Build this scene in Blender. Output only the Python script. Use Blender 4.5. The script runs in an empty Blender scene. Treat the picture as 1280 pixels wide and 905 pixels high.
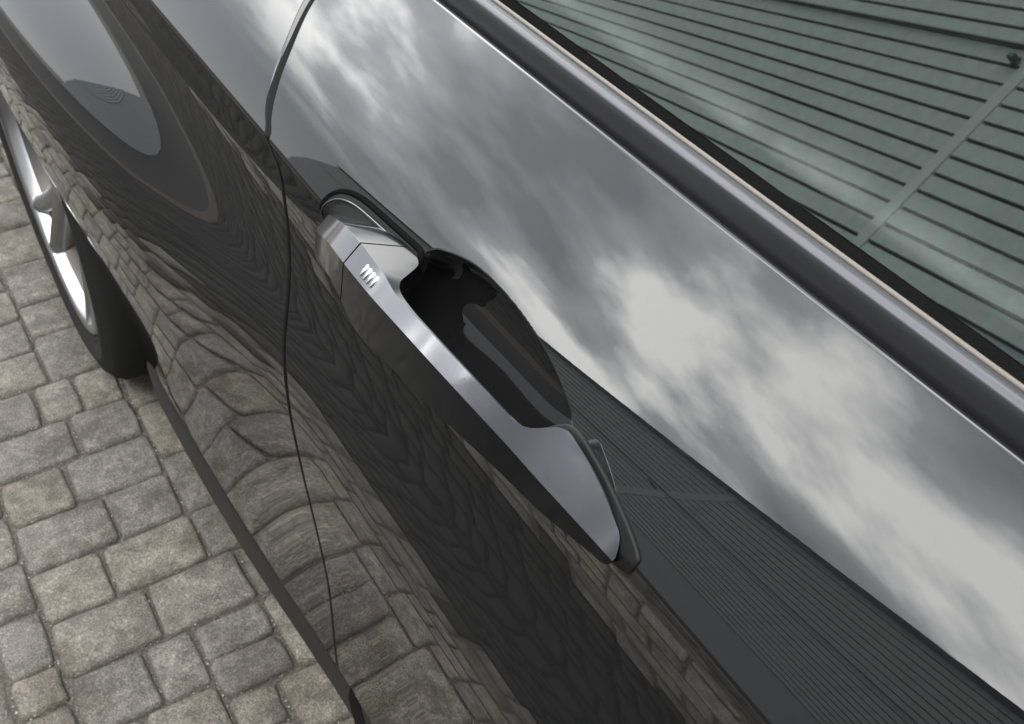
import bpy, bmesh, math, random
import numpy as np
R = math.radians
rng = random.Random(7)
nrg = np.random.default_rng(5)
scene = bpy.context.scene
col = scene.collection

# ---------------------------------------------------------------- camera
cam_d = bpy.data.cameras.new("camera"); cam = bpy.data.objects.new("camera", cam_d); col.objects.link(cam)
cam_d.sensor_width = 36; cam_d.lens = 1500/1280*36; cam_d.clip_start = .01; cam_d.clip_end = 800
from mathutils import Matrix, Vector
c_right = Vector((0.86053549, -0.5093905, 0)); c_fwd = Vector((0.3885717, 0.65643105, -0.6466145)); c_up = Vector((0.32937928, 0.55643472, 0.76281695))
m = Matrix((c_right, c_up, -c_fwd)).transposed().to_4x4(); m.translation = Vector((0, 0, 1.17)); cam.matrix_world = m
cam_d.dof.use_dof = True; cam_d.dof.focus_distance = .58; cam_d.dof.aperture_fstop = 32
scene.camera = cam

# ---------------------------------------------------------------- sky, sun, exposure
SUN_EL, SUN_ROT = 55, 215
world = bpy.data.worlds.new("World"); scene.world = world; world.use_nodes = True
nt = world.node_tree; N = nt.nodes; LK = nt.links; N.clear()
def nd(t, **kw):
    n = N.new(t)
    for k, v in kw.items():
        if k.startswith('in_'): n.inputs[int(k[3:])].default_value = v
        else: setattr(n, k, v)
    return n
out = nd('ShaderNodeOutputWorld'); bg = nd('ShaderNodeBackground'); bg.inputs[1].default_value = .1
LK.new(bg.outputs[0], out.inputs[0])
sky = nd('ShaderNodeTexSky', sky_type='NISHITA', sun_disc=False, sun_elevation=R(SUN_EL), sun_rotation=R(SUN_ROT))
tc = nd('ShaderNodeTexCoord'); sep = nd('ShaderNodeSeparateXYZ'); LK.new(tc.outputs['Generated'], sep.inputs[0])
za = nd('ShaderNodeMath', operation='MAXIMUM'); LK.new(sep.outputs[2], za.inputs[0]); za.inputs[1].default_value = 0
zb = nd('ShaderNodeMath', operation='ADD'); LK.new(za.outputs[0], zb.inputs[0]); zb.inputs[1].default_value = .22
dx = nd('ShaderNodeMath', operation='DIVIDE'); LK.new(sep.outputs[0], dx.inputs[0]); LK.new(zb.outputs[0], dx.inputs[1])
dy = nd('ShaderNodeMath', operation='DIVIDE'); LK.new(sep.outputs[1], dy.inputs[0]); LK.new(zb.outputs[0], dy.inputs[1])
cmb = nd('ShaderNodeCombineXYZ'); LK.new(dx.outputs[0], cmb.inputs[0]); LK.new(dy.outputs[0], cmb.inputs[1])
mp = nd('ShaderNodeMapping'); LK.new(cmb.outputs[0], mp.inputs[0]); mp.inputs['Location'].default_value = (6.653, 26.344, 0); mp.inputs['Rotation'].default_value = (0, 0, R(220)); mp.inputs['Scale'].default_value = (1.5, 1.5, 1.5)
n1 = nd('ShaderNodeTexNoise'); LK.new(mp.outputs[0], n1.inputs['Vector']); n1.inputs['Scale'].default_value = 1.5; n1.inputs['Detail'].default_value = 9; n1.inputs['Roughness'].default_value = .5; n1.inputs['Distortion'].default_value = .12
rp = nd('ShaderNodeValToRGB'); LK.new(n1.outputs[0], rp.inputs[0])
e = rp.color_ramp.elements; e[0].position = .36; e[0].color = (7.2, 7.35, 7.6, 1); e[1].position = .575; e[1].color = (35, 35, 34.2, 1)
x_ = e.new(.485); x_.color = (14, 14.2, 14.5, 1)
hz = nd('ShaderNodeMapRange'); LK.new(sep.outputs[2], hz.inputs[0]); hz.inputs[1].default_value = .22; hz.inputs[2].default_value = .42; hz.interpolation_type = 'SMOOTHSTEP'
bank = nd('ShaderNodeMixRGB'); LK.new(hz.outputs[0], bank.inputs[0]); bank.inputs[1].default_value = (4.4, 4.55, 4.7, 1); LK.new(rp.outputs[0], bank.inputs[2])   # grey stratus towards the horizon
mx = nd('ShaderNodeMixRGB'); mx.inputs[0].default_value = .9; LK.new(sky.outputs[0], mx.inputs[1]); LK.new(bank.outputs[0], mx.inputs[2]); LK.new(mx.outputs[0], bg.inputs[0])
sun_d = bpy.data.lights.new("sun", 'SUN'); sun_d.energy = .5; sun_d.angle = R(25); sun_d.color = (1, .96, .9)
sun = bpy.data.objects.new("sun", sun_d); col.objects.link(sun)
# Nishita rotation is measured clockwise from +Y
sd_ = Vector((math.sin(R(SUN_ROT))*math.cos(R(SUN_EL)), math.cos(R(SUN_ROT))*math.cos(R(SUN_EL)), math.sin(R(SUN_EL))))
sun.rotation_euler = sd_.to_track_quat('Z', 'Y').to_euler()
vs = scene.view_settings; vs.view_transform = 'Standard'; vs.look = 'None'; vs.gamma = 1; vs.exposure = 2.2
scene.render.engine = 'CYCLES'; scene.cycles.use_denoising = True; scene.cycles.max_bounces = 8

# ---------------------------------------------------------------- helpers
def tag(o, label=None, cat=None, group=None, kind=None):
    if label: o['label'] = label
    if cat: o['category'] = cat
    if group: o['group'] = group
    if kind: o['kind'] = kind
    return o
def link(name, me, mat=None, parent=None):
    o = bpy.data.objects.new(name, me); col.objects.link(o)
    if mat is not None: me.materials.append(mat)
    if parent is not None: o.parent = parent
    return o
def empty(name, loc=(0, 0, 0)):
    o = bpy.data.objects.new(name, None); col.objects.link(o); o.location = loc; o.empty_display_size = .1; return o
def mesh(name, V, Fc, mat=None, parent=None, smooth=False, normals=None):
    me = bpy.data.meshes.new(name); me.from_pydata([tuple(map(float, v)) for v in V], [], [tuple(map(int, f)) for f in Fc]); me.update()
    if smooth: me.polygons.foreach_set('use_smooth', [True]*len(me.polygons))
    if normals is not None: me.normals_split_custom_set_from_vertices([tuple(map(float, n)) for n in normals])
    return link(name, me, mat, parent)
def box_vf(x0, x1, y0, y1, z0, z1):
    V = [(x, y, z) for x in (x0, x1) for y in (y0, y1) for z in (z0, z1)]
    return V, [(0, 1, 3, 2), (4, 6, 7, 5), (0, 4, 5, 1), (2, 3, 7, 6), (0, 2, 6, 4), (1, 5, 7, 3)]
def box(name, b, mat, parent=None, bev=0):
    V, Fc = box_vf(*b); o = mesh(name, V, Fc, mat, parent)
    if bev: bevel(o, bev)
    return o
def bevel(o, w, seg=2, ang=30):
    md = o.modifiers.new('bevel', 'BEVEL'); md.width = w; md.segments = seg; md.limit_method = 'ANGLE'; md.angle_limit = R(ang); md.harden_normals = True
    o.data.polygons.foreach_set('use_smooth', [True]*len(o.data.polygons))
    return o
def grid(nu, nv, off=0, wrap=False):
    F_ = []
    for i in range(nu-1):
        for j in range(nv if wrap else nv-1):
            a = i*nv+j; b = i*nv+(j+1) % nv
            F_.append((off+a, off+b, off+b+nv, off+a+nv))
    return F_
def tube(name, pts, r, mat, parent=None, n=10, closed=False):
    P = np.array(pts, float); T = np.gradient(P, axis=0)
    if closed: T = np.roll(P, -1, 0)-np.roll(P, 1, 0)
    T /= np.linalg.norm(T, axis=1)[:, None]
    ref = np.array((.3, .2, .93)); rr = r if hasattr(r, '__len__') else [r]*len(P)
    V = []
    for p, t, q in zip(P, T, rr):
        u = np.cross(t, ref); u /= np.linalg.norm(u); w = np.cross(t, u)
        for k in range(n): a = 2*math.pi*k/n; V.append(p+q*(u*math.cos(a)+w*math.sin(a)))
    Fc = grid(len(P), n, 0, True)
    if closed: Fc += [((len(P)-1)*n+j, (len(P)-1)*n+(j+1) % n, (j+1) % n, j) for j in range(n)]
    else: Fc += [tuple(range(n))[::-1], tuple((len(P)-1)*n+k for k in range(n))]
    return mesh(name, V, Fc, mat, parent, True)
def resample(P, n):
    P = np.array(P, float); t = np.arange(len(P)); q = np.linspace(0, len(P)-1, n)
    return np.stack([spline(list(zip(t, P[:, k])))(q) for k in range(P.shape[1])], -1)

# ---------------------------------------------------------------- materials
def mat(name, base=(.5, .5, .5), rough=.5, metal=0, spec=.5, coat=0, coat_ior=1.5, coat_rough=0):
    m_ = bpy.data.materials.new(name); m_.use_nodes = True; b = m_.node_tree.nodes['Principled BSDF']
    b.inputs['Base Color'].default_value = (*base, 1); b.inputs['Roughness'].default_value = rough; b.inputs['Metallic'].default_value = metal
    b.inputs['Specular IOR Level'].default_value = spec; b.inputs['Coat Weight'].default_value = coat; b.inputs['Coat IOR'].default_value = coat_ior; b.inputs['Coat Roughness'].default_value = coat_rough
    return m_
def mnodes(m_): return m_.node_tree.nodes, m_.node_tree.links, m_.node_tree.nodes['Principled BSDF']
def noise(m_, scale, detail=6, rough=.6, coord='Object'):
    n, l, b = mnodes(m_); t = n.new('ShaderNodeTexCoord'); x = n.new('ShaderNodeTexNoise')
    x.inputs['Scale'].default_value = scale; x.inputs['Detail'].default_value = detail; x.inputs['Roughness'].default_value = rough
    l.new(t.outputs[coord], x.inputs['Vector']); return x
def ramp(m_, src, stops):
    n, l, b = mnodes(m_); r = n.new('ShaderNodeValToRGB'); l.new(src, r.inputs[0]); e = r.color_ramp.elements
    while len(e) < len(stops): e.new(.5)
    for q, (p, c) in zip(e, stops): q.position = p; q.color = (*c, 1)
    return r
def bump(m_, src, strength, dist=.001, sock='Normal'):
    n, l, b = mnodes(m_); x = n.new('ShaderNodeBump'); x.inputs['Strength'].default_value = strength; x.inputs['Distance'].default_value = dist
    l.new(src, x.inputs['Height']); l.new(x.outputs[0], b.inputs[sock]); return x

M = {}
p_ = M['paint'] = mat('black metallic paint', (.02, .021, .023), .5, 0, 0, 1, 1.44, 0)
x = noise(p_, 140, 2, .5); bump(p_, x.outputs[0], .0045, .0006, 'Coat Normal')
# fine flakes and dust specks in the lacquer
n, l, b = mnodes(p_); x2 = noise(p_, 2600, 2, .5); r2 = ramp(p_, x2.outputs[0], [(.35, (.003, .003, .0032)), (.7, (.008, .008, .0085))]); vo = n.new('ShaderNodeTexVoronoi'); vo.inputs['Scale'].default_value = 95; tc_ = n.new('ShaderNodeTexCoord'); l.new(tc_.outputs['Object'], vo.inputs['Vector'])
sp = n.new('ShaderNodeMath'); sp.operation = 'LESS_THAN'; l.new(vo.outputs['Distance'], sp.inputs[0]); x3 = noise(p_, 40, 2); mr = n.new('ShaderNodeMapRange'); l.new(x3.outputs[0], mr.inputs[0]); mr.inputs[1].default_value = .52; mr.inputs[2].default_value = .75; mr.inputs[4].default_value = .034; l.new(mr.outputs[0], sp.inputs[1])
dm = n.new('ShaderNodeMixRGB'); l.new(sp.outputs[0], dm.inputs[0]); l.new(r2.outputs[0], dm.inputs[1]); dm.inputs[2].default_value = (.09, .085, .075, 1); l.new(dm.outputs[0], b.inputs['Base Color'])
cw = n.new('ShaderNodeMath'); cw.operation = 'SUBTRACT'; cw.inputs[0].default_value = 1; cw.use_clamp = True; l.new(sp.outputs[0], cw.inputs[1]); l.new(cw.outputs[0], b.inputs['Coat Weight'])
x4 = noise(p_, 14, 9, .75); mr2 = n.new('ShaderNodeMapRange'); l.new(x4.outputs[0], mr2.inputs[0]); mr2.inputs[1].default_value = .45; mr2.inputs[2].default_value = .8; mr2.inputs[3].default_value = 0; mr2.inputs[4].default_value = .05; l.new(mr2.outputs[0], b.inputs['Coat Roughness'])
M['handle'] = mat('handle paint', (.030, .030, .036), .30, 1, .2, 1, 1.6, .06)
x = noise(M['handle'], 160, 4); bump(M['handle'], x.outputs[0], .02, .0005, 'Coat Normal')
x = noise(M['handle'], 70, 8, .75); n, l, b = mnodes(M['handle']); mr = n.new('ShaderNodeMapRange'); l.new(x.outputs[0], mr.inputs[0]); mr.inputs[1].default_value = .35; mr.inputs[2].default_value = .7; mr.inputs[3].default_value = .02; mr.inputs[4].default_value = .16; l.new(mr.outputs[0], b.inputs['Coat Roughness'])
M['gloss'] = mat('black gloss plastic', (.008, .008, .008), .12, 0, .5)
M['rubber'] = mat('black rubber', (.008, .008, .008), .5, 0, .25)
M['satin'] = mat('satin belt moulding', (.05, .05, .054), .38, .8, .3)
M['cream'] = mat('pale trim strip', (.062, .055, .046), .6, .0)
M['felt'] = mat('black felt', (.004, .004, .004), 1, 0, 0)
x = noise(M['felt'], 900, 3); bump(M['felt'], x.outputs[0], .8, .002)
M['seal'] = mat('soft black seal', (.005, .005, .005), .5, 0, .12)
M['silver'] = mat('silver strips', (.75, .75, .77), .25, 1)
M['alloy'] = mat('alloy wheel', (.30, .30, .31), .3, 1, .5, .15)
M['tyre'] = mat('tyre', (.006, .006, .006), .85, 0, .15)
x = noise(M['tyre'], 60); bump(M['tyre'], x.outputs[0], .3, .002)
M['dark'] = mat('dark interior', (.012, .012, .013), .8)
M['lamp'] = mat('tail lamp', (.45, .02, .02), .1, 0, .5, 1)
M['disc'] = mat('brake disc', (.06, .058, .055), .45, 1)
def glass_mat():
    m_ = bpy.data.materials.new('tinted window glass'); m_.use_nodes = True; n = m_.node_tree.nodes; l = m_.node_tree.links; n.clear()
    o = n.new('ShaderNodeOutputMaterial'); tr = n.new('ShaderNodeBsdfTransparent'); tr.inputs[0].default_value = (.13, .16, .15, 1)
    gl = n.new('ShaderNodeBsdfGlossy'); gl.inputs['Roughness'].default_value = .0; gl.inputs[0].default_value = (.87, .98, .94, 1)
    fr = n.new('ShaderNodeFresnel'); fr.inputs[0].default_value = 2.15
    mx = n.new('ShaderNodeMixShader'); l.new(fr.outputs[0], mx.inputs[0]); l.new(tr.outputs[0], mx.inputs[1]); l.new(gl.outputs[0], mx.inputs[2])
    # condensation: a speckled milky film along the lower edge, with a few runs
    di = n.new('ShaderNodeBsdfDiffuse'); di.inputs[0].default_value = (.45, .52, .50, 1)
    uv = n.new('ShaderNodeAttribute'); uv.attribute_name = 'fog'
    tc = n.new('ShaderNodeTexCoord'); nz = n.new('ShaderNodeTexNoise'); nz.inputs['Scale'].default_value = 1100; nz.inputs['Detail'].default_value = 5; l.new(tc.outputs['Object'], nz.inputs['Vector'])
    nz2 = n.new('ShaderNodeTexNoise'); nz2.inputs['Scale'].default_value = 26; nz2.inputs['Detail'].default_value = 3; l.new(tc.outputs['Object'], nz2.inputs['Vector'])
    a = n.new('ShaderNodeMath'); a.operation = 'MULTIPLY'; l.new(nz.outputs[0], a.inputs[0]); l.new(nz2.outputs[0], a.inputs[1])
    c = n.new('ShaderNodeMath'); c.operation = 'MULTIPLY'; l.new(a.outputs[0], c.inputs[0]); l.new(uv.outputs['Fac'], c.inputs[1])
    m2 = n.new('ShaderNodeMixShader'); l.new(c.outputs[0], m2.inputs[0]); l.new(mx.outputs[0], m2.inputs[1]); l.new(di.outputs[0], m2.inputs[2])
    l.new(m2.outputs[0], o.inputs[0]); return m_
M['glass'] = glass_mat()
def paver_mat(name, per_object):
    m_ = mat(name, (.13, .12, .105), .85, 0, .3); n, l, b = mnodes(m_)
    if per_object: t = n.new('ShaderNodeObjectInfo'); rnd = t.outputs['Random']
    else: t = n.new('ShaderNodeAttribute'); t.attribute_name = 'tone'; rnd = t.outputs['Fac']
    geo = n.new('ShaderNodeNewGeometry')
    def nz(sc, d, r=.6):
        q = n.new('ShaderNodeTexNoise'); q.inputs['Scale'].default_value = sc; q.inputs['Detail'].default_value = d; q.inputs['Roughness'].default_value = r; l.new(geo.outputs['Position'], q.inputs['Vector']); return q
    a = nz(38, 8, .65); g = nz(420, 3); s = nz(190, 2)
    r1 = ramp(m_, a.outputs[0], [(.3, (.054, .051, .046)), (.5, (.086, .081, .072)), (.72, (.135, .127, .114))])
    r2 = ramp(m_, rnd, [(0, (.86, .86, .86)), (.5, (1, .985, .96)), (1, (1.12, 1.09, 1.03))])
    r3 = ramp(m_, g.outputs[0], [(.3, (.5, .5, .5)), (.52, (1.0, 1.0, 1.0)), (.72, (1.9, 1.88, 1.82))])
    r4 = ramp(m_, s.outputs[0], [(.66, (1, 1, 1)), (.74, (1.5, 1.5, 1.5))])
    def mul(p, q):
        k = n.new('ShaderNodeMixRGB'); k.blend_type = 'MULTIPLY'; k.inputs[0].default_value = 1; l.new(p, k.inputs[1]); l.new(q, k.inputs[2]); return k.outputs[0]
    st = nz(9, 5, .7); r5 = ramp(m_, st.outputs[0], [(.38, (.62, .60, .56)), (.52, (1, 1, 1))])
    l.new(mul(mul(mul(mul(r1.outputs[0], r2.outputs[0]), r3.outputs[0]), r4.outputs[0]), r5.outputs[0]), b.inputs['Base Color'])
    ad = n.new('ShaderNodeMath'); ad.operation = 'ADD'; l.new(a.outputs[0], ad.inputs[0]); l.new(g.outputs[0], ad.inputs[1])
    bump(m_, ad.outputs[0], .8, .004); return m_
M['paver'] = paver_mat('tumbled concrete paver', True); M['paver_far'] = paver_mat('tumbled concrete paver, far', False)
M['shade_paver'] = paver_mat('shade-toned paver', False)  # same paver, darkened in colour to stand in for shaded ground beside the car
for q in M['shade_paver'].node_tree.nodes:
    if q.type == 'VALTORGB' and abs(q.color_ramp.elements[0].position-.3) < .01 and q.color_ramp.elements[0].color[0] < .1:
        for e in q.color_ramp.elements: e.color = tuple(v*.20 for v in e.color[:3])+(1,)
M['sand'] = mat('joint grit', (.07, .063, .052), .95, 0, .2)
x = noise(M['sand'], 260, 5, .8); r_ = ramp(M['sand'], x.outputs[0], [(.33, (.032, .028, .022)), (.52, (.082, .074, .061)), (.68, (.17, .16, .14))])
n, l, b = mnodes(M['sand']); l.new(r_.outputs[0], b.inputs['Base Color']); bump(M['sand'], x.outputs[0], 1, .006)
M['shade_sand'] = mat('shade-toned joint grit', (.012, .011, .010), .95, 0, .1)  # joint colour darkened to match, shade painted in
M['grit'] = mat('grit', (.15, .14, .12), .9)
g_ = M['grit'].node_tree.nodes.new('ShaderNodeNewGeometry'); r_ = ramp(M['grit'], g_.outputs['Random Per Island'], [(0, (.03, .028, .022)), (.6, (.11, .1, .085)), (1, (.32, .31, .28))]); M['grit'].node_tree.links.new(r_.outputs[0], M['grit'].node_tree.nodes['Principled BSDF'].inputs['Base Color'])
def wallm(name, c, sc=3, amt=.25, rough=.85):
    m_ = mat(name, c, rough, 0, .2); x = noise(m_, sc, 8, .65); r = ramp(m_, x.outputs[0], [(.3, tuple(v*(1-amt) for v in c)), (.7, tuple(v*(1+amt) for v in c))])
    n, l, b = mnodes(m_); l.new(r.outputs[0], b.inputs['Base Color']); return m_
M['render'] = wallm('grey wall render', (.24, .25, .255), 2, .1)
M['render_pale'] = wallm('pale grey render', (.26, .267, .27), 2, .06)
M['board'] = wallm('grey siding board', (.29, .315, .305), 9, .12)
M['trimb'] = wallm('pale trim board', (.33, .35, .345), 8, .06)
M['gap'] = mat('dark gap backing', (.012, .012, .012), .95)
M['plinth'] = wallm('dark brick plinth', (.03, .027, .024), 14, .35)
M['asphalt'] = wallm('wet dark asphalt', (.022, .021, .020), 60, .4, .8)
M['kerb'] = wallm('pale drain channel', (.032, .031, .029), 20, .3)
M['slate'] = wallm('slate', (.05, .052, .056), 12, .3)
M['cable'] = mat('black cable', (.015, .015, .015), .5)

# ---------------- body section of the car: distance s up or down from the character line
XC,ZC=0.1895,0.8185          # crease position at y=0
def spline(pts):
    xs=np.array([p[0] for p in pts],float);ys=np.array([p[1] for p in pts],float)
    d=np.zeros(len(xs));h=np.diff(xs);m=np.diff(ys)/h
    for i in range(1,len(xs)-1): d[i]=0 if m[i-1]*m[i]<=0 else 2*m[i-1]*m[i]/(m[i-1]+m[i])
    d[0]=m[0];d[-1]=m[-1]
    def f(x):
        x=np.clip(x,xs[0],xs[-1]);i=np.clip(np.searchsorted(xs,x)-1,0,len(h)-1)
        t=(x-xs[i])/h[i];hh=h[i]
        return ((2*t**3-3*t**2+1)*ys[i]+(t**3-2*t**2+t)*hh*d[i]+(-2*t**3+3*t**2)*ys[i+1]+(t**3-t**2)*hh*d[i+1])
    return f
E_UP=spline([(0,8),(.0015,30),(.012,35.5),(.025,40.5),(.04,44),(.07,48),(.1187,54)])
E_DN=spline([(0,8),(.0015,-14),(.006,-13),(.035,-8),(.08,7),(.125,16),(.17,6),(.24,-4),(.36,-6),(.47,-4),(.56,-1),(.68,1)])
HB=spline([(0,0),(.015,0),(.06,.6),(.10,1),(.15,.6),(.21,.05),(.30,-.10),(.42,-.18),(.62,-.20),(.68,-.20)])
S_UP=.1187; S_DN=.66; DS=.0005
su=np.arange(0,S_UP+.03,DS);sd=np.arange(0,S_DN+.02,DS)
ang=np.radians(E_UP(np.minimum(su,S_UP)));XU=np.concatenate([[0],np.cumsum(np.sin(ang)*DS)[:-1]]);ZU=np.concatenate([[0],np.cumsum(np.cos(ang)*DS)[:-1]])
def smooth(t): t=np.clip(t,0,1); return t*t*(3-2*t)
AK=np.linspace(0,48,25)
DNX=[];DNZ=[]
for A in AK:
    a=np.radians(E_DN(sd)+A*HB(sd));DNX.append(np.concatenate([[0],np.cumsum(-np.sin(a)*DS)[:-1]]));DNZ.append(np.concatenate([[0],np.cumsum(-np.cos(a)*DS)[:-1]]))
DNX=np.array(DNX);DNZ=np.array(DNZ)
def amp(y):
    t=np.maximum(0,np.asarray(y,float)-.55); l=110*np.where(t<.3,t*t/.6,t-.15); return 46*np.tanh(l/46)*(1-smooth((y-2.0)/.5))
def surf(y,s):
    """body side: y along the car, s = distance up (+) or down (-) from the crease"""
    y,s=np.broadcast_arrays(np.asarray(y,float),np.asarray(s,float))
    xu=np.interp(s,su,XU);zu=np.interp(s,su,ZU)
    k=np.clip(amp(y)/2.0,0,len(AK)-1.001);i=k.astype(int);t=k-i
    q=np.clip(-s,0,S_DN+.015)/DS;j=np.minimum(q.astype(int),len(sd)-2);w=q-j
    def lk(T): return (T[i,j]*(1-w)+T[i,j+1]*w)*(1-t)+(T[i+1,j]*(1-w)+T[i+1,j+1]*w)*t
    xd=lk(DNX);zd=lk(DNZ)
    x=XC+np.where(s>0,xu,xd);z=ZC+np.where(s>0,zu,zd)
    x=x+y*y*(.004+.12*np.maximum(0,z-.82))
    return np.stack([x,y,z],-1)
def surf_q(y,s):
    """as surf, with the lower edge let down so that it stays level behind the door"""
    y,s=np.broadcast_arrays(np.asarray(y,float),np.asarray(s,float)); k=1+.135*smooth((y-.62)/.5)
    return surf(y,np.where(s<-.3,-.3+(s+.3)*k,s))
# placement of the buildings
HOUSE_YAW = -22; HOUSE_AT = (-5.5, 4.0, 0); HOUSE_Y = (-9, 12.8); SID0 = 2.0; SID1 = 5.0; BAT_Y = .22
GAR_AT = (-9.4, 13.8, 0); GAR_H = 4.2
# ================================================================ the car
car = empty('parked_car', (1.09, .2, 0)); tag(car, 'glossy black car parked on the stone paving, seen along its flank', 'car')
CI = Matrix.Translation((-1.09, -.2, 0))
def carpart(o, parent=None):
    o.parent = parent or car
    if parent is None: o.matrix_parent_inverse = CI
    return o
def P_(*a, **k):
    par = k.pop('sub', None); o = a[0](*a[1:], **k)
    if par is not None: o.parent = par
    else: carpart(o)
    return o

SHUT = [(-0.6400, 0.6689), (-0.5615, 0.6609), (-0.4296, 0.6313), (-0.3049, 0.6076), (-0.1967, 0.5964), (-0.1340, 0.6017), (-0.0563, 0.6113), (-0.0145, 0.5999), (0.0040, 0.6023), (0.0109, 0.6097), (0.0249, 0.6196), (0.0470, 0.6317), (0.0757, 0.6447), (0.1187, 0.6507), (0.1400, 0.6517)]
shut = spline(SHUT)
CUP = [(.4299, .0200), (.4260, .0261), (.4185, .0312), (.3934, .0380), (.3606, .0385), (.3285, .0342), (.3046, .0272), (.2946, .0213), (.2975, .0080), (.2960, -.0120), (.325, -.0240), (.370, -.0260), (.4200, -.0260), (.4500, -.0180), (.4530, .0060), (.440, .0165)]
def closed_curve(P, k=12):
    P = np.array(P); n = len(P); o = []
    for i in range(n):
        a, b, c, d = P[i-1], P[i], P[(i+1) % n], P[(i+2) % n]
        for t in np.linspace(0, 1, k, endpoint=False):
            o.append(.5*(2*b+(c-a)*t+(2*a-5*b+4*c-d)*t*t+(3*b-a-3*c+d)*t**3))
    return np.array(o)
CUPC = closed_curve(CUP)
def inside_dist(y, s, C):
    y, s = np.broadcast_arrays(np.asarray(y, float), np.asarray(s, float)); q = np.stack([y.ravel(), s.ravel()], -1)
    d = np.full(len(q), -1.0); near = (q[:, 0] > C[:, 0].min()-.004) & (q[:, 0] < C[:, 0].max()+.004) & (q[:, 1] > C[:, 1].min()-.004) & (q[:, 1] < C[:, 1].max()+.004)
    Q = q[near]; A = C; B = np.roll(C, -1, 0); best = np.full(len(Q), 9.); ins = np.zeros(len(Q), bool)
    for a, b in zip(A, B):
        ab = b-a; t = np.clip(((Q-a)@ab)/(ab@ab), 0, 1); best = np.minimum(best, np.linalg.norm(Q-a-t[:, None]*ab, axis=1))
        c = ((a[1] > Q[:, 1]) != (b[1] > Q[:, 1])); xx = a[0]+(Q[:, 1]-a[1])/(b[1]-a[1]+1e-12)*ab[0]; ins ^= c & (Q[:, 0] < xx)
    d[near] = np.where(ins, best, -best); return d.reshape(y.shape)
INW = np.array((.93, 0, -.37))
def door_surf(y, s):
    P = surf(y, s); d = inside_dist(y, s, CUPC)
    k = np.where(d > 0, 1-np.exp(-(np.maximum(d, 0)/.0062)**1.25), 0); zz = np.maximum(0, .862-P[..., 2])
    tx = .2270-(2.4*zz*zz+.10*zz)            # floor of the grip bowl: leans down at the top, up at the bottom
    P[..., 0] += k*np.maximum(0, tx-P[..., 0]); return P
def normals(f, y, s, h=.0006):
    a = f(y+h, s)-f(y-h, s); b = f(y, s+h)-f(y, s-h); n = np.cross(a, b); n /= np.linalg.norm(n, axis=-1)[..., None]
    return -n
def edge_r(s): return .0020+.0050*smooth((np.asarray(s, float)+.012)/.03)
def panel(name, yfun, ucoords, S, f, mat_, roll_end=None, roll_start=None, lip=True, bottom=True):
    """car skin sheet: ucoords 0..1 map to y through yfun(u, s); edges rolled inwards"""
    S = np.array(S); U = np.array(ucoords); Y = yfun(U[:, None], S[None, :]); SS = np.broadcast_to(S, Y.shape)
    Pg = f(Y, SS); Ng = normals(f, Y, SS)
    cols = [(Pg[i], Ng[i]) for i in range(len(U))]
    def roll(P0, N0, sg):
        o = []; r = (.0025 if sg > 0 else edge_r(S))[..., None] if not sg > 0 else .0025; t = np.array((0, sg, 0.))
        for a in (.35, .75, 1.15, 1.57, 2.2):
            nn = N0*math.cos(a)+t*math.sin(a); o.append((P0-N0*r+nn*r, nn))
        o.append((P0-N0*.02+t*r*.6, t+0*N0)); return o
    if roll_end: cols = cols+roll(*cols[-1], roll_end)
    if roll_start: cols = roll(*cols[0], roll_start)[::-1]+cols
    Pg = np.array([c[0] for c in cols]); Ng = np.array([c[1] for c in cols])
    if lip:   # roll the top edge into the belt groove
        P0 = Pg[:, -1].copy(); N0 = Ng[:, -1].copy(); up = np.cross(N0, np.array((0, 1., 0))); ln = np.linalg.norm(up, axis=1)[:, None]; up = np.where(ln > .05, up/np.maximum(ln, .05), np.array((.6, 0, .8))); up *= np.where(up[:, 2:3] < 0, -1, 1); r = .003
        ex = []; en = []
        for a in (.25, .5, .8, 1.1, 1.5, 2.0):
            nn = N0*math.cos(a)+up*math.sin(a); ex.append(P0-N0*r+nn*r); en.append(nn)
        ex.append(ex[-1]+np.array((.001, 0, -.02))); en.append(en[-1])
        Pg = np.concatenate([Pg, np.stack(ex, 1)], 1); Ng = np.concatenate([Ng, np.stack(en, 1)], 1)
    if bottom:  # fold the lower edge under
        P0 = Pg[:, 0]; N0 = Ng[:, 0]; dn = np.array((0, 0, -1.)); r = .004; ex = []; en = []
        for a in (2.2, 1.57, 1.1, .6):
            nn = N0*math.cos(a)+dn*math.sin(a); ex.append(P0-N0*r+nn*r); en.append(nn)
        Pg = np.concatenate([np.stack(ex, 1), Pg], 1); Ng = np.concatenate([np.stack(en, 1), Ng], 1)
    nu, nv = Pg.shape[:2]
    return P_(mesh, name, Pg.reshape(-1, 3), grid(nu, nv), mat_, smooth=True, normals=Ng.reshape(-1, 3))
def merge(*a): return np.unique(np.round(np.concatenate(a), 6))
S_door = merge(np.linspace(-.60, -.06, 46), np.linspace(-.06, -.03, 16), np.linspace(-.03, .044, 170), np.linspace(.044, S_UP, 34), np.linspace(-.002, .002, 9))
Ydoor = merge(np.linspace(-.5, .2, 22), np.linspace(.2, .285, 20), np.linspace(.285, .44, 280), np.linspace(.44, .58, 30), np.linspace(.58, .62, 6))
def door_y(u, s): return -.5+(shut(s)-.0036+.5)*u
door = panel('door_panel', lambda u, s: np.where(u <= .5, u*2*(.5+.5)-.5, .5+(shut(s)-.0036-.5)*(u-.5)*2), merge((np.clip(Ydoor, -.5, .5)+.5)/2, np.linspace(.5, 1, 24)), S_door, door_surf, M['paint'], roll_end=1, roll_start=-1)
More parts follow.
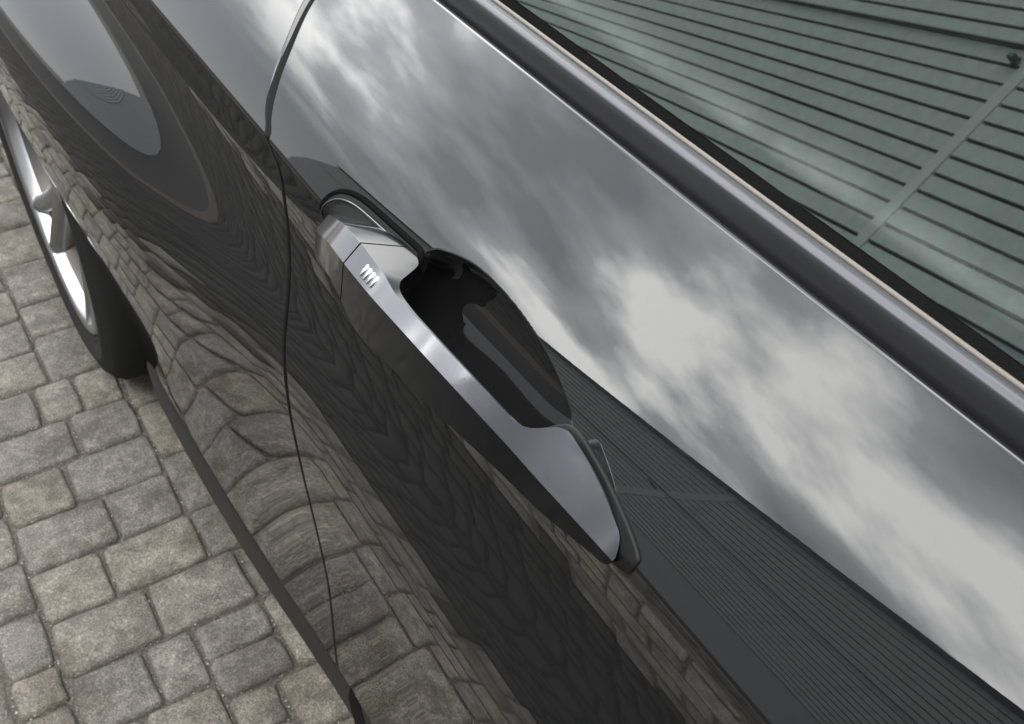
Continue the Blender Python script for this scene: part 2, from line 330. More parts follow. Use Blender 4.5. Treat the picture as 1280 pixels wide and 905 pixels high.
# rear quarter, split at the wheel arch
WY, WZ, WR = 1.55, .325, .365
S_q = merge(np.linspace(-.60, -.02, 90), np.linspace(-.02, .02, 21), np.linspace(.02, S_UP, 30))
ya = WY-WR
qp = panel('quarter_panel', lambda u, s: shut(s)+.0010+edge_r(s)+(ya-shut(s)-.0036)*u, np.linspace(0, 1, 70), S_q, surf_q, M['paint'], roll_start=-1)
def arch_cols():
    a = np.concatenate([np.linspace(math.pi, math.pi*.0, 90)]); return WY+WR*np.cos(a), WZ+WR*np.sin(a)
ay, az = arch_cols()
# s value at which the skin meets the arch circle for every column
sg = np.linspace(-.6, 0, 1201); tops = []
for y_, z_ in zip(ay, az):
    zz = surf(np.full_like(sg, y_), sg)[:, 2]; tops.append(np.interp(z_, zz, sg))
tops = np.array(tops)
tt = np.linspace(0, 1, 80)
Yg = np.broadcast_to(ay[:, None], (len(ay), len(tt)+30)); Sg = np.concatenate([tops[:, None]*(1-tt)[None, :], np.broadcast_to(np.linspace(.0015, S_UP, 30), (len(ay), 30))], 1)
Pg = surf(Yg, Sg); Ng = normals(surf, Yg, Sg)
# inner return of the arch lip
ctr = np.stack([np.zeros_like(ay), WY-ay, WZ-az], -1); ctr /= np.linalg.norm(ctr, axis=1)[:, None]
ex, en = [], []
for a in (2.6, 1.9, 1.4, .9, .4):
    nn = Ng[:, 0]*math.cos(a)+ctr*math.sin(a); nn /= np.linalg.norm(nn, axis=1)[:, None]; ex.append(Pg[:, 0]-Ng[:, 0]*.004+nn*.004); en.append(nn)
ex[0] = ex[1]+np.array((.045, 0, 0)); en[0] = ctr
Pg = np.concatenate([np.stack(ex, 1), Pg], 1); Ng = np.concatenate([np.stack(en, 1), Ng], 1)
arch = P_(mesh, 'wheel_arch_panel', Pg.reshape(-1, 3), grid(*Pg.shape[:2]), M['paint'], smooth=True, normals=Ng.reshape(-1, 3))
S_r = merge(np.linspace(-.60, S_UP, 60))
P_(panel, 'rear_corner_panel', lambda u, s: WY+WR+(2.45-WY-WR)*u+0*s, np.linspace(0, 1, 24), S_r, surf, M['paint']) if False else panel('rear_corner_panel', lambda u, s: WY+WR+(2.45-WY-WR)*u+0*s, np.linspace(0, 1, 24), S_r, surf, M['paint'])
panel('front_wing', lambda u, s: -1.75+(1.246)*u+0*s, np.linspace(0, 1, 24), S_r, lambda y, s: surf(y*.3, s)*np.array((1, 0, 1))+np.stack([0*(y+s), y+0*s, 0*(y+s)], -1), M['paint'], roll_end=1)

# sill strip below the doors: two covers with a gap between them
def strip(name, sec, y0, y1, mat_, n=24, smooth=False, dz=None, curve=True, sub=None, bev=0):
    V = []; ys = np.linspace(y0, y1, n)
    for y in ys:
        for x, z in sec: V.append((x+(y*y*(.004+.12*max(0, z-.82)) if curve else 0), y, z))
    k = len(sec); Fc = grid(n, k, 0, True)+[tuple(range(k))[::-1], tuple((n-1)*k+i for i in range(k))]
    o = P_(mesh, name, V, Fc, mat_, smooth=smooth, sub=sub)
    if bev: bevel(o, bev)
    return o
sx = surf(.6, -.6)[0]; szb = surf(.6, -.6)[2]
SEC_SILL = [(sx+.001, szb-.003), (sx-.0010, szb-.014), (sx+.0025, .150), (sx+.02, .140), (sx+.08, .140), (sx+.08, szb-.006)]
def sill_x(y):   # the cover follows the flank outwards towards the wheel arch
    s_ = np.linspace(-.6, -.2, 60); P = surf_q(np.full(60, y), s_); return min(0, float((P[:, 0]/(1.17-P[:, 2])).min())-(sx/(1.17-szb)-.0008))
def sill(y0, y1, n, back):
    V = []
    for y in np.linspace(y0, y1, n):
        d_ = sill_x(max(y, .6))
        for (x, z), wgt in zip(SEC_SILL, (1, 1, 1, 1, 0, 0)): V.append((x+back+wgt*d_*(1.17-z), y, z))
    k = len(SEC_SILL); o = P_(mesh, 'sill_cover', V, grid(n, k, 0, True)+[tuple(range(k)), tuple((n-1)*k+i for i in range(k))], M['rubber']); bevel(o, .003)
sill(.637, 1.20, 30, 0); sill(-.52, .628, 20, .004)

# belt line
lp = surf(0., S_UP); bx, bz = lp[0], lp[2]
strip('belt_moulding', [(.2790, bz-.02), (.2790, .9015), (.2792, .9108), (.2802, .9136), (.2825, .9150), (.2850, .9150), (.2870, .9138), (.2876, .9115), (.2876, bz-.02)], -.6, 1.2, M['satin'], smooth=False, bev=.0009)
strip('belt_gap_seal', [(bx+.0035, bz-.025), (bx+.0035, bz-.012), (bx+.009, bz-.012), (bx+.009, bz-.025)], -.6, 1.2, M['felt'])
strip('window_trim_strip', [(.2879, .905), (.2879, .9135), (.2886, .9143), (.2896, .9143), (.2902, .9135), (.2902, .905)], -.6, 1.2, M['cream'], bev=.0005)
strip('window_felt_seal', [(.2904, .900), (.2904, .9120), (.2935, .9132), (.2972, .9132), (.3000, .910), (.3000, .900)], -.6, 1.2, M['felt'])
# side glass
ge = R(26); n_y, n_t = 40, 70; V = []; fog = []
for i in range(n_y):
    y = -.55+1.5*i/(n_y-1)
    for j in range(n_t):
        t = .43*(j/(n_t-1))**1.6; bow = .03*t*t
        V.append((.2962+math.sin(ge)*t+y*y*.016+bow, y, .908+math.cos(ge)*t)); q = t-.022
        fog.append(max(0, min(1, (q+.008)/.004))*max(0, 1-max(0, q+.002)/.016)**1.5*.26+.03)
gl = P_(mesh, 'side_window', V, grid(n_y, n_t), M['glass'], smooth=True)
at_ = gl.data.attributes.new('fog', 'FLOAT', 'POINT'); at_.data.foreach_set('value', fog)

# door handle
# section curves of the handle along the car (y): front edge, band, top facet, lower face
def eased(f, w=.007):
    q = np.linspace(.2, .55, 701); v = f(q); k = np.exp(-.5*(np.arange(-60, 61)*.0005/w)**2); k /= k.sum(); v = np.convolve(np.pad(v, 60, mode='reflect', reflect_type='odd'), k, 'valid'); return lambda y: np.interp(y, q, v)
HX = spline([(0.2443,0.1845),(0.2533,0.1822),(0.2670,0.1798),(0.2844,0.1768),(0.2953,0.1748),(0.3078,0.1710),(0.3315,0.1668),(0.3576,0.1645),(0.3957,0.1640),(0.4381,0.1665),(0.4626,0.1695),(0.4884,0.1740),(0.5061,0.1790),(.5150,.1830)])
HZ = spline([(0.2443,0.8183),(0.2533,0.8215),(0.2670,0.8250),(0.2844,0.8291),(0.2953,0.8328),(0.3078,0.8385),(0.3315,0.8443),(0.3576,0.8467),(0.3957,0.8452),(0.4381,0.8405),(0.4626,0.8359),(0.4884,0.8249),(0.5061,0.8169),(.5150,.8105)]); HX = eased(HX); HZ = eased(HZ)
HW = spline([(0.2346, 0.0063), (0.2412, 0.0087), (0.2492, 0.012), (0.2569, 0.0153), (0.2661, 0.0183), (0.2781, 0.0208), (0.2868, 0.0221), (0.2917, 0.0156), (0.2967, 0.0102), (0.2997, 0.0088), (0.3072, 0.0088), (0.3351, 0.0088), (0.3588, 0.0088), (0.3867, 0.0088), (0.4046, 0.0112), (0.4363, 0.0125), (0.4725, 0.0116), (0.5124, 0.0099)]); HW = eased(HW, .0025)
HF = spline([(.2,.0008),(.366,.0012),(0.3916,0.0035),(0.3994,0.0065),(0.4061,0.0135),(0.4183,0.0245),(0.4261,0.0265),(0.4410,0.0261),(0.4570,0.0242),(0.5119,0.0217),(0.5198,0.0102)]); HF = eased(HF, .0010)
HD = spline([(0.2454, 0.0055), (0.2704, 0.0119), (0.2998, 0.0155), (0.3386, 0.0205), (0.3654, 0.0223), (0.4145, 0.0263), (0.4403, 0.0192), (0.5062, 0.0113)]); HD = eased(HD, .006)
def handle_piece(name, ya_, yb_, n, width, end0=0., end1=0.):
    V = []; ys = ya_+(yb_-ya_)*.5*(1-np.cos(np.linspace(0, math.pi, n))) if end0 or end1 else np.linspace(ya_, yb_, n)
    t50 = np.array((math.sin(R(50)), 0, math.cos(R(50)))); t68 = np.array((math.sin(R(114)), 0, math.cos(R(114)))); td = np.array((-math.sin(R(10)), 0, -math.cos(R(10))))
    for y in ys:
        A = np.array((float(HX(y)), y, float(HZ(y)))); w, f_, d = float(HW(y)), float(HF(y)), float(HD(y))
        B = A+t50*w; C_ = B+t68*f_; thick = .009 if y < .386 else .007
        if y < .292: thick = .005
        D = C_+np.array((.35*thick, 0, -thick)); F4 = A+td*d; E4 = F4+np.array((.009, 0, -.001))
        k = 1.
        if end1: q = max(0, 1-(yb_-y)/end1); k = math.sqrt(max(.0, 1-q*q))
        if end0: q = max(0, 1-(y-ya_)/end0); k = min(k, math.sqrt(max(.0, 1-q*q)))
        base = .55*A+.45*np.array((.187, y, A[2]-.004)); k = max(k, .06)
        V += [base+(p-base)*(k if k < 1 else 1) for p in (F4, A, B, C_, D, E4)]
    nr = 6; Fc = [fc[::-1] for fc in grid(n, nr, 0, True)]+[tuple(range(nr)), tuple((n-1)*nr+i for i in range(nr))[::-1]]
    o = mesh(name, V, Fc, M['handle'])
    bm_ = bmesh.new(); bm_.from_mesh(o.data); bmesh.ops.recalc_face_normals(bm_, faces=bm_.faces); bm_.to_mesh(o.data); bm_.free()
    bevel(o, width, 3, 14); return o
hd = empty('door_handle', (.18, .38, .85)); carpart(hd); HI = Matrix.Translation((-.18, -.38, -.85))
def hsub(o): o.parent = hd; o.matrix_parent_inverse = HI; return o
hsub(handle_piece('handle_cap', .4373, .5105, 40, .0012, end1=.016))
hsub(handle_piece('handle_grip', .2380, .4360, 150, .0009, end0=.006))
t50 = np.array((math.sin(R(50)), 0, math.cos(R(50)))); n50 = np.array((-math.cos(R(50)), 0, math.sin(R(50))))
for y in (.4185, .4145, .4105, .4065):
    A = np.array((float(HX(y)), y, float(HZ(y)))); a = A+t50*.0088+n50*.0002; b = A+t50*.0022+n50*.0002
    hsub(tube('grip_mark', [a, a+(b-a)*.06, a+(b-a)*.5, a+(b-a)*.94, b], [.0002, .0007, .0007, .0007, .0002], M['silver'], n=8))
def on_skin(ys, off): ys = np.array(ys); P = surf(ys[:, 0], ys[:, 1]); nn = normals(surf, ys[:, 0], ys[:, 1]); return P+nn*off
BC = [(.535, -.030), (.5285, -.016), (.5223, -.0044), (.5172, .0066), (.5079, .0145), (.49, .0195), (.4575, .022), (.4317, .0236), (.427, .0205), (.4262, .010), (.427, -.01)]
hsub(tube('handle_gasket', on_skin(resample(BC, 60), .0004), .0017, M['felt'], n=10))
BI = [(y+(.475-y)*.07, s-.0042) for y, s in BC[2:9]]
hsub(tube('gasket_rim', on_skin(resample(BI, 50), .003),   .0007, M['gloss'], n=8))
BT = [(.2925,.0212),(.2723,.0192),(.2558,.0154),(.2412,.0106),(.2312,.0060),(.2292,.0020),(.2345,-.0090),(.2455,-.0150),(.2614,-.0195),(.2898,-.0210),(.3168,-.0200),(.3150,-.0090),(.3055,.0080)]
BTC = closed_curve(BT, 6)
# base plates under cap and tail
def plate(name, out, off, m_):
    C = np.array(out); cen = C.mean(0); rings = [cen+(C-cen)*t for t in (1, .7, .4, .05)]; V = np.concatenate([on_skin(r, off) for r in rings]); n = len(C)
    return hsub(mesh(name, V, grid(4, n, 0, True), m_, smooth=True))
plate('handle_base', closed_curve(BC, 3), .0012, M['seal']); 
# the pedestal that carries the tail of the handle: walls rising from the skin, black gloss
cb = BTC.mean(0); lay = []
for sc_, off_ in ((1.0, -.001), (1.0, .0006), (.985, .0011), (.955, .0013), (.90, .0013), (.72, .0010), (.4, .0008), (.05, .0008)):
    q = cb+(BTC-cb)*np.array((1-(1-sc_)*.55, sc_)); lay.append(on_skin(q, off_))
hsub(mesh('handle_base', np.concatenate(lay), [fc[::-1] for fc in grid(len(lay), len(BTC), 0, True)], M['seal'], smooth=True))

# rear wheel
wl = empty('rear_wheel', (.155, WY, .315)); carpart(wl); WI = Matrix.Translation((-.155, -WY, -.315))
def wsub(o): o.parent = wl; o.matrix_parent_inverse = WI; return o
def revolve(name, prof_, m_, n=96, closed=False):   # prof_: (x, r)
    V = []
    for k in range(n):
        a = 2*math.pi*k/n
        for x, r in prof_: V.append((x, WY+r*math.cos(a), .315+r*math.sin(a)))
    k = len(prof_); Fc = []
    for i in range(n):
        for j in range(k if closed else k-1): Fc.append((i*k+j, i*k+(j+1) % k, ((i+1) % n)*k+(j+1) % k, ((i+1) % n)*k+j))
    return wsub(mesh(name, V, Fc, m_, smooth=True))
revolve('tyre', [(.176, .232), (.166, .238), (.161, .244), (.1595, .247), (.1605, .249), (.1565, .256), (.1545, .266), (.1548, .272), (.1538, .274), (.1548, .276), (.158, .288), (.1595, .290), (.1600, .294), (.168, .304), (.180, .312), (.21, .315), (.34, .315), (.37, .30), (.37, .24)], M['tyre'])
revolve('rim', [(.168, .241), (.161, .239), (.1590, .235), (.160, .229), (.165, .225), (.180, .222)], M['alloy'])
revolve('rim_barrel', [(.1795, .2215), (.20, .215), (.36, .205)], M['disc'])
revolve('brake_disc', [(.25, .03), (.25, .16), (.27, .16), (.27, .03)], M['disc'], 48)
for k in range(5):
    for d in (-.17, .17):
        a = 2*math.pi*k/5+.35; V = []; n = 10
        for i in range(n):
            t = i/(n-1); r = .045+.185*t; aa = a+d*t**1.2; w = .020-.004*t; x = .178-.016*t**2+ .012*(1-t)
            c, s_ = math.cos(aa), math.sin(aa)
            for ww, xx in ((-w, .016), (-w*.75, .003), (0, -.003), (w*.75, .003), (w, .016), (w*.8, .035), (-w*.8, .035)):
                V.append((x+xx, WY+r*c-ww*s_, .315+r*s_+ww*c))
        wsub(mesh('spoke', V, grid(n, 7, 0, True)+[tuple(range(7)), tuple((n-1)*7+i for i in range(7))[::-1]], M['alloy'], smooth=True))
revolve('hub_cap', [(.176, 0), (.176, .03), (.182, .055), (.21, .062)], M['alloy'], 40)
# dark liner inside the arch
V = []; na = 40
for x in (.21, .52):
    for k in range(na):
        a = -.25+(math.pi+.5)*k/(na-1); V.append((x, WY+(WR+.002)*math.cos(a), WZ+(WR+.002)*math.sin(a)))
V += [(.52, WY, .3)]
P_(mesh, 'arch_liner', V, grid(2, na)+[(na+k, na+k+1, 2*na) for k in range(na-1)], M['dark'], smooth=True)

# the rest of the body: floor, far flank, bonnet, boot, roof, far glass, cabin lining
P_(box, 'floor_pan', (.30, 1.88, -1.7, 1.16, .17, .26), M['dark'])
P_(box, 'floor_pan', (.53, 1.65, 1.16, 2.35, .2, .3), M['dark'])
ss = np.linspace(-.6, S_UP, 40); yy = np.linspace(-1.75, 2.45, 40)
Pm = np.array([surf(0*ss+.2, ss) for _ in yy]); Pm[..., 1] = yy[:, None]; Pm[..., 0] = 2.18-Pm[..., 0]
P_(mesh, 'far_flank', Pm.reshape(-1, 3), grid(40, 40), M['paint'], smooth=True)
def deck(name, y0, y1, drop, m_):
    V = []; n = 16
    for i in range(12):
        t = i/11; y = y0+(y1-y0)*t
        for k in range(n):
            u = k/(n-1); V.append((.27+1.64*u, y, .905-drop*t*t+.05*math.sin(math.pi*u)*(1-.5*t)))
    return P_(mesh, name, V, grid(12, n), m_, smooth=True)
deck('bonnet', -.6, -1.75, .18, M['paint']); deck('boot_lid', 1.2, 2.45, .08, M['paint'])
P_(box, 'front_bumper', (.2, 1.98, -1.85, -1.75, .2, .74), M['paint'], bev=.03)
P_(box, 'rear_bumper', (.2, 1.98, 2.45, 2.55, .2, .83), M['paint'], bev=.03)
roof_v = []
for i in range(14):
    t = i/13; y = -.55+1.5*t
    for k in range(12):
        u = k/11; roof_v.append((.495+1.19*u, y, 1.292+.05*math.sin(math.pi*u)+.03*math.sin(math.pi*t)))
P_(mesh, 'roof', roof_v, grid(14, 12), M['paint'], smooth=True)
Vf = [(2.18-v[0], v[1], v[2]) for v in V_glass] if False else [(2.18-v.co.x, v.co.y, v.co.z) for v in gl.data.vertices]
P_(mesh, 'far_window', Vf, grid(n_y, n_t), M['glass'], smooth=True)
P_(mesh, 'windscreen', [(.30, -.95, .90), (1.88, -.95, .90), (1.69, -.55, 1.29), (.49, -.55, 1.29)], [(0, 1, 2, 3)], M['glass'])
P_(mesh, 'rear_screen', [(.30, 1.35, .90), (1.88, 1.35, .90), (1.69, .95, 1.29), (.49, .95, 1.29)], [(0, 1, 2, 3)], M['glass'])
P_(mesh, 'dashboard', [(.30, -.95, .89), (1.88, -.95, .89), (1.88, -.3, .89), (.30, -.3, .89), (.33, -.25, .5), (1.85, -.25, .5)], [(0, 1, 2, 3), (3, 2, 5, 4)], M['dark'])
P_(box, 'door_card', (.31, .325, -.5, 1.0, .3, .905), M['dark'])
P_(box, 'parcel_shelf', (.33, 1.85, .95, 1.4, .86, .89), M['dark'])
for x0 in (.45, 1.2):
    b_ = P_(box, 'seat', (x0, x0+.5, .1, .6, .3, .5), M['dark'], bev=.04); c_ = P_(box, 'seat_backrest', (x0, x0+.5, .6, .75, .4, .98), M['dark'], bev=.05)
# window frame rails and pillars
def bar(name, a, c, w, m_):
    a, c = np.array(a), np.array(c); P_(tube, name, [a, a+(c-a)/3, a+(c-a)*2/3, c], w, m_, None, 8)
for sgn, x0 in ((1, 0.), (-1, 2.18)):
    g = lambda x: x0+sgn*x
    bar('roof_rail', (g(.500), -.57, 1.296), (g(.515), .96, 1.30), .03, M['paint'])
    bar('front_pillar', (g(.285), -.97, .895), (g(.495), -.55, 1.296), .032, M['paint'])
    bar('rear_pillar', (g(.315), 1.37, .895), (g(.51), .95, 1.30), .05, M['paint'])
    bar('rear_pillar', (g(.32), .98, .905), (g(.51), .94, 1.30), .03, M['gloss'])
    P_(mesh, 'quarter_light', [(g(.305), -.93, .905), (g(.299), -.54, .908), (g(.497), -.54, 1.295)], [(0, 1, 2)], M['gloss'])
    P_(mesh, 'rear_quarter_trim', [(g(.312), 1.34, .905), (g(.306), .94, .908), (g(.507), .94, 1.297)], [(0, 1, 2)], M['gloss'])
bar('roof_rail', (.49, -.55, 1.297), (1.69, -.55, 1.297), .022, M['gloss']); bar('roof_rail', (.49, .95, 1.30), (1.69, .95, 1.30), .025, M['gloss'])
# front wheel: a copy of the rear one
fw = wl.copy(); col.objects.link(fw); fw.name = 'front_wheel'; fw.location = wl.location+Vector((-.012, -2.55, 0))
for ch in list(wl.children):
    c_ = ch.copy(); col.objects.link(c_); c_.parent = fw; c_.matrix_parent_inverse = WI
V = [(.164, WY-2.55, .33)]+[(.164, WY-2.55+.36*math.cos(a), .33+.36*math.sin(a)) for a in np.linspace(-.35, math.pi+.35, 40)]
P_(mesh, 'arch_liner', V, [(0, i, i+1) for i in range(1, 40)], M['dark'])
# tail lamp and the door mirror
P_(box, 'tail_lamp', (.165, .5, 2.38, 2.56, .62, .78), M['lamp'], bev=.03)
mv = []
for i in range(9):
    t = i/8; y = .062-.17*t; sc = math.sqrt(max(.02, 1-(t*1.0)**2.4))
    for k in range(20):
        a = 2*math.pi*k/20; ca, sa = math.cos(a), math.sin(a)
        mv.append((.185+.10*sc*math.copysign(abs(ca)**.7, ca), y, .945+.042*sc*math.copysign(abs(sa)**.7, sa)))
mir = P_(mesh, 'door_mirror', [(q[0]+.008, q[1]-.004, q[2]-.002) for q in mv], grid(9, 20, 0, True)+[tuple(range(20))[::-1], tuple(160+k for k in range(20))], M['rubber'], smooth=True)
P_(box, 'mirror_arm', (.17, .30, -.09, .0, .905, .935), M['gloss'], bev=.01)
# ================================================================ paving: tumbled blocks of mixed sizes on a .03 m grid
U_ = .0297
X0, X1, Y0, Y1 = -1.6, 2.0, -2.6, 8.0
nx, ny = int((X1-X0)/U_), int((Y1-Y0)/U_)
occ = np.zeros((nx, ny+4), bool); blocks = []
for j in range(ny):
    i = 0
    while i < nx:
        if occ[i, j]: i += 1; continue
        run = 1
        while i+run < nx and not occ[i+run, j]: run += 1
        w = rng.choice([w_ for w_ in (4, 4, 3, 3, 3, 2) if w_ <= run and run-w_ != 1] or [run])
        l = {4: (3, 3, 3), 3: (3, 4, 4, 2), 2: (3, 3, 2)}.get(w, (3,)); l = rng.choice(l)
        # do not let two joints run on side by side for long
        occ[i:i+w, j:j+l] = True; blocks.append((i, j, w, l)); i += w
pav = mesh('pavement', [(X0-.3, Y0-.3, -.0075), (X1+.3, Y0-.3, -.0075), (X1+.3, Y1+.3, -.0075), (X0-.3, Y1+.3, -.0075)], [(0, 1, 2, 3)], M['sand']); tag(pav, kind='structure')
g_ = mesh('ground', [(-300, -300, -.05), (300, -300, -.05), (300, 300, -.05), (-300, 300, -.05)], [(0, 1, 2, 3)], M['sand']); tag(g_, kind='structure')
rd = box('road', (-12, X0-.055, -30, 30, -.06, -.012), M['asphalt']); tag(rd, kind='structure')
kb = empty('kerb', (X0-.03, 0, 0)); tag(kb, kind='structure')
me = box('kerb_stone', (-.02, .02, -.445, .445, -.06, .004), M['kerb'], kb, .006).data
kb.children[0].location = (0, -2.2, 0)
for k in range(1, 12):
    o = kb.children[0].copy(); col.objects.link(o); o.parent = kb; o.location = (0, -2.2+.9*k, 0)
bb = mesh('shade_bed', [(X0, Y0, -.0062), (-.26, Y0, -.0062), (-.26, Y1, -.0062), (X0, Y1, -.0062)], [(0, 1, 2, 3)], M['shade_sand'], pav)  # added unseen sheet, its dark colour stands in for shade in the joints
def paver_vf(w, l, seed):
    r = random.Random(seed); hw, hl = w*U_/2-.0020, l*U_/2-.0020; cr = .007; pts = []
    for sx_, sy_, a0 in ((1, 1, 0), (-1, 1, 90), (-1, -1, 180), (1, -1, 270)):
        for a in (10, 80):
            j = r.uniform(-.0026, .0014); pts.append((sx_*(hw-cr)+(cr+j)*math.cos(R(a0+a)), sy_*(hl-cr)+(cr+j)*math.sin(R(a0+a))))
        # one point along the following edge so that edges wander
        if a0 in (0, 180): pts.append((r.uniform(-.2, .2)*hw, sy_*(hl+r.uniform(-.0022, .0010))))
        else: pts.append((sx_*(hw+r.uniform(-.0022, .0010)), r.uniform(-.2, .2)*hl))
    V = []; n = len(pts)
    for sc, z in ((0, -.03), (0, -.0065), (.0022, -.0014), (.007, .0002)):
        for x, y in pts: d = math.hypot(x, y); V.append((x*(1-sc/d), y*(1-sc/d), z+(r.uniform(-.0007, .0007) if z > -.02 else 0)))
    V.append((0, 0, .0006)); Fc = grid(4, n, 0, True)+[(3*n+k, 3*n+(k+1) % n, 4*n) for k in range(n)]
    return np.array(V), Fc
near = sorted(range(len(blocks)), key=lambda k: (X0+(blocks[k][0]+blocks[k][2]/2)*U_-.12)**2*1.6+(Y0+(blocks[k][1]+blocks[k][3]/2)*U_-1.12)**2 + (9 if X0+blocks[k][0]*U_ > .30 or X0+(blocks[k][0]+blocks[k][2]/2)*U_ < -.12 else 0))[:298]
nearset = set(near); cache = {}
for k in near:
    i, j, w, l = blocks[k]; v_ = rng.randrange(3)
    if (w, l, v_) not in cache:
        V, Fc = paver_vf(w, l, hash((w, l, v_))); me = bpy.data.meshes.new('paver'); me.from_pydata(V.tolist(), [], Fc); me.polygons.foreach_set('use_smooth', [True]*len(me.polygons)); me.materials.append(M['paver']); cache[(w, l, v_)] = me
    o = bpy.data.objects.new('paver', cache[(w, l, v_)]); col.objects.link(o); o.parent = pav
    o.location = (X0+(i+w/2)*U_+rng.uniform(-.001, .001), Y0+(j+l/2)*U_+rng.uniform(-.001, .001), rng.uniform(-.002, .0012)); o.rotation_euler = (rng.uniform(-.012, .012), rng.uniform(-.012, .012), rng.uniform(-.012, .012)+(math.pi if rng.random() < .5 else 0))
lib = {}; SHADE_X = -.24  # out-of-view blocks past this line carry the painted shade
shade_ids = {k for k, q in enumerate(blocks) if X0+(q[0]+q[2]/2)*U_ < SHADE_X+rng.uniform(-.12, .12)}
def field(dark):
    Vs, Fs, tone, off = [], [], [], 0
    for k, (i, j, w, l) in enumerate(blocks):
        if k in nearset or (k in shade_ids) != dark: continue
        x, y = X0+(i+w/2)*U_, Y0+(j+l/2)*U_
        key = (w, l, k % 3)
        if key not in lib:
            V, Fc = paver_vf(w, l, hash(key)); n = 12; V2 = np.concatenate([V[n:2*n], V[3*n:4*n], V[4*n:]]); V2[:n, 2] = -.012
            lib[key] = (V2, np.array(grid(2, n, 0, True)), np.array([(n+q, n+(q+1) % n, 2*n) for q in range(n)]))
        V2, Q, T = lib[key]; W = V2.copy(); a = nrg.uniform(-.012, .012, 2); W[:, 2] += nrg.uniform(-.002, .001)+a[0]*W[:, 0]+a[1]*W[:, 1]
        Vs.append(W+np.array((x, y, 0))); Fs.append((Q+off, T+off)); off += len(W); tone += [rng.random()]*len(W)
    Va = np.concatenate(Vs); Qa = np.concatenate([f[0] for f in Fs]); Ta = np.concatenate([f[1] for f in Fs])
    me = bpy.data.meshes.new('far_pavers'); me.vertices.add(len(Va)); me.vertices.foreach_set('co', Va.astype(np.float32).ravel())
    me.loops.add(len(Qa)*4+len(Ta)*3); me.loops.foreach_set('vertex_index', np.concatenate([Qa.ravel(), Ta.ravel()]).astype(np.int32))
    me.polygons.add(len(Qa)+len(Ta)); me.polygons.foreach_set('loop_start', np.concatenate([np.arange(len(Qa))*4, len(Qa)*4+np.arange(len(Ta))*3]).astype(np.int32))
    me.update(calc_edges=True); me.validate()
    at2 = me.attributes.new('tone', 'FLOAT', 'POINT'); at2.data.foreach_set('value', np.array(tone, np.float32)); return me
db = link('shade_pavers', field(True), M['shade_paver'], pav); db['kind'] = 'stuff'  # unseen blocks with shade put into their colour, darkening the door's reflection
fp = link('paver_field', field(False), M['paver_far'], pav); fp['kind'] = 'stuff'

# loose grit lying in the joints
V, Fc = [], []
for k in near:
    i, j, w, l = blocks[k]
    for q in range(int(9*(w+l)/2)):
        a = rng.random(); s_ = rng.choice((0, 1))
        if rng.random() < .5: x, y = X0+(i+a*w)*U_, Y0+(j+s_*l)*U_+rng.gauss(0, .0016)
        else: x, y = X0+(i+s_*w)*U_+rng.gauss(0, .0016), Y0+(j+a*l)*U_
        r = rng.uniform(.0005, .0016); b0 = len(V); z = -.0055+rng.uniform(-.001, .0035)
        for dx_, dy_, dz_ in ((1, 0, 0), (-1, 0, 0), (0, 1, 0), (0, -1, 0), (0, 0, 1), (0, 0, -1)): V.append((x+dx_*r*rng.uniform(.6, 1.2), y+dy_*r*rng.uniform(.6, 1.2), z+dz_*r*rng.uniform(.5, 1)))
        Fc += [(b0+p, b0+q_, b0+t) for p, q_, t in ((0, 2, 4), (2, 1, 4), (1, 3, 4), (3, 0, 4), (2, 0, 5), (1, 2, 5), (3, 1, 5), (0, 3, 5))]
gr = mesh('joint_grit', V, Fc, M['grit'], pav); gr['kind'] = 'stuff'

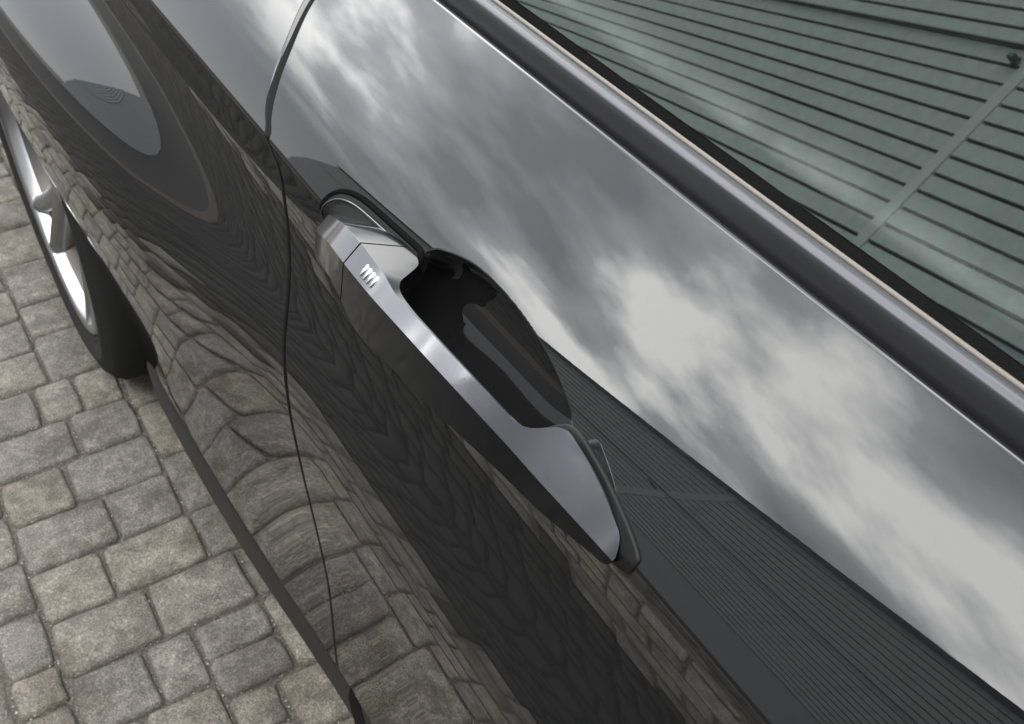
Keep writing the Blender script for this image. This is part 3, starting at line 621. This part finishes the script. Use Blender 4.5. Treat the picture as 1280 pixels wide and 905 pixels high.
# ================================================================ the house across the paving (seen in the reflections)
PSI = R(HOUSE_YAW)
hs = empty('house', HOUSE_AT); hs.rotation_euler = (0, 0, -PSI)     # local +y runs along the facade, local +x faces the car
tag(hs, 'grey rendered house with dark-gapped horizontal siding on its upper storey, mirrored in the car', 'house')
L0, L1_ = HOUSE_Y
def hb(name, b, m_, bev=0): return box(name, b, m_, hs, bev)
hb('wall', (-5, 0, L0, L1_, .0, SID0), M['render']); hb('siding_backing', (-5, -.005, L0, L1_, SID0+.002, SID1), M['gap'])
nb = 21; bh = (SID1-SID0+.002)/nb
splits = [L0, -3.0, BAT_Y, L1_]
for a_, b_ in zip(splits[:-1], splits[1:]):
    V, Fc = box_vf(0, .022, a_+.06, b_-.06, 0, bh-.027)
    me = bpy.data.meshes.new('siding_board'); me.from_pydata(V, [], Fc); me.materials.append(M['board'])
    for k in range(nb):
        o = bpy.data.objects.new('siding_board', me); col.objects.link(o); o.parent = hs; o.location = (rng.uniform(-.002, .002), 0, SID0+.016+k*bh)
for y in splits: hb('batten', (.0, .03, y-.055, y+.055, SID0+.003, SID1), M['trimb'])
V = []
P_roof = mesh('roof', [(.12, L0-.2, SID1+.02), (.12, L1_+.1, SID1+.02), (-2.6, L1_+.1, SID1+.3), (-2.6, L0-.2, SID1+.3), (-5.2, L1_+.1, SID1+.02), (-5.2, L0-.2, SID1+.02)], [(0, 1, 2, 3), (3, 2, 4, 5), (0, 3, 5), (1, 4, 2), (0, 5, 4, 1)], M['slate'], hs)
tube('cable', [(.05, L0+.1, 3.72), (.05, 0, 3.70), (.05, BAT_Y-.6, 3.715), (.05, BAT_Y+.3, 3.72), (.05, L1_-.1, 3.70)], .012, M['cable'], hs)
wlamp = empty('wall_lamp', (0, 0, 0)); wlamp.matrix_world = Matrix.Translation(HOUSE_AT) @ Matrix.Rotation(-PSI, 4, 'Z') @ Matrix.Translation((.03, BAT_Y+.12, 3.6))
tag(wlamp, 'small black outdoor lamp on the siding beside the pale batten, seen in the side window', 'wall lamp')
box('lamp_bracket', (0, .02, -.025, .025, -.03, .04), M['cable'], wlamp, .01); box('lamp_head', (.021, .075, -.03, .03, -.02, .025), M['cable'], wlamp, .01)
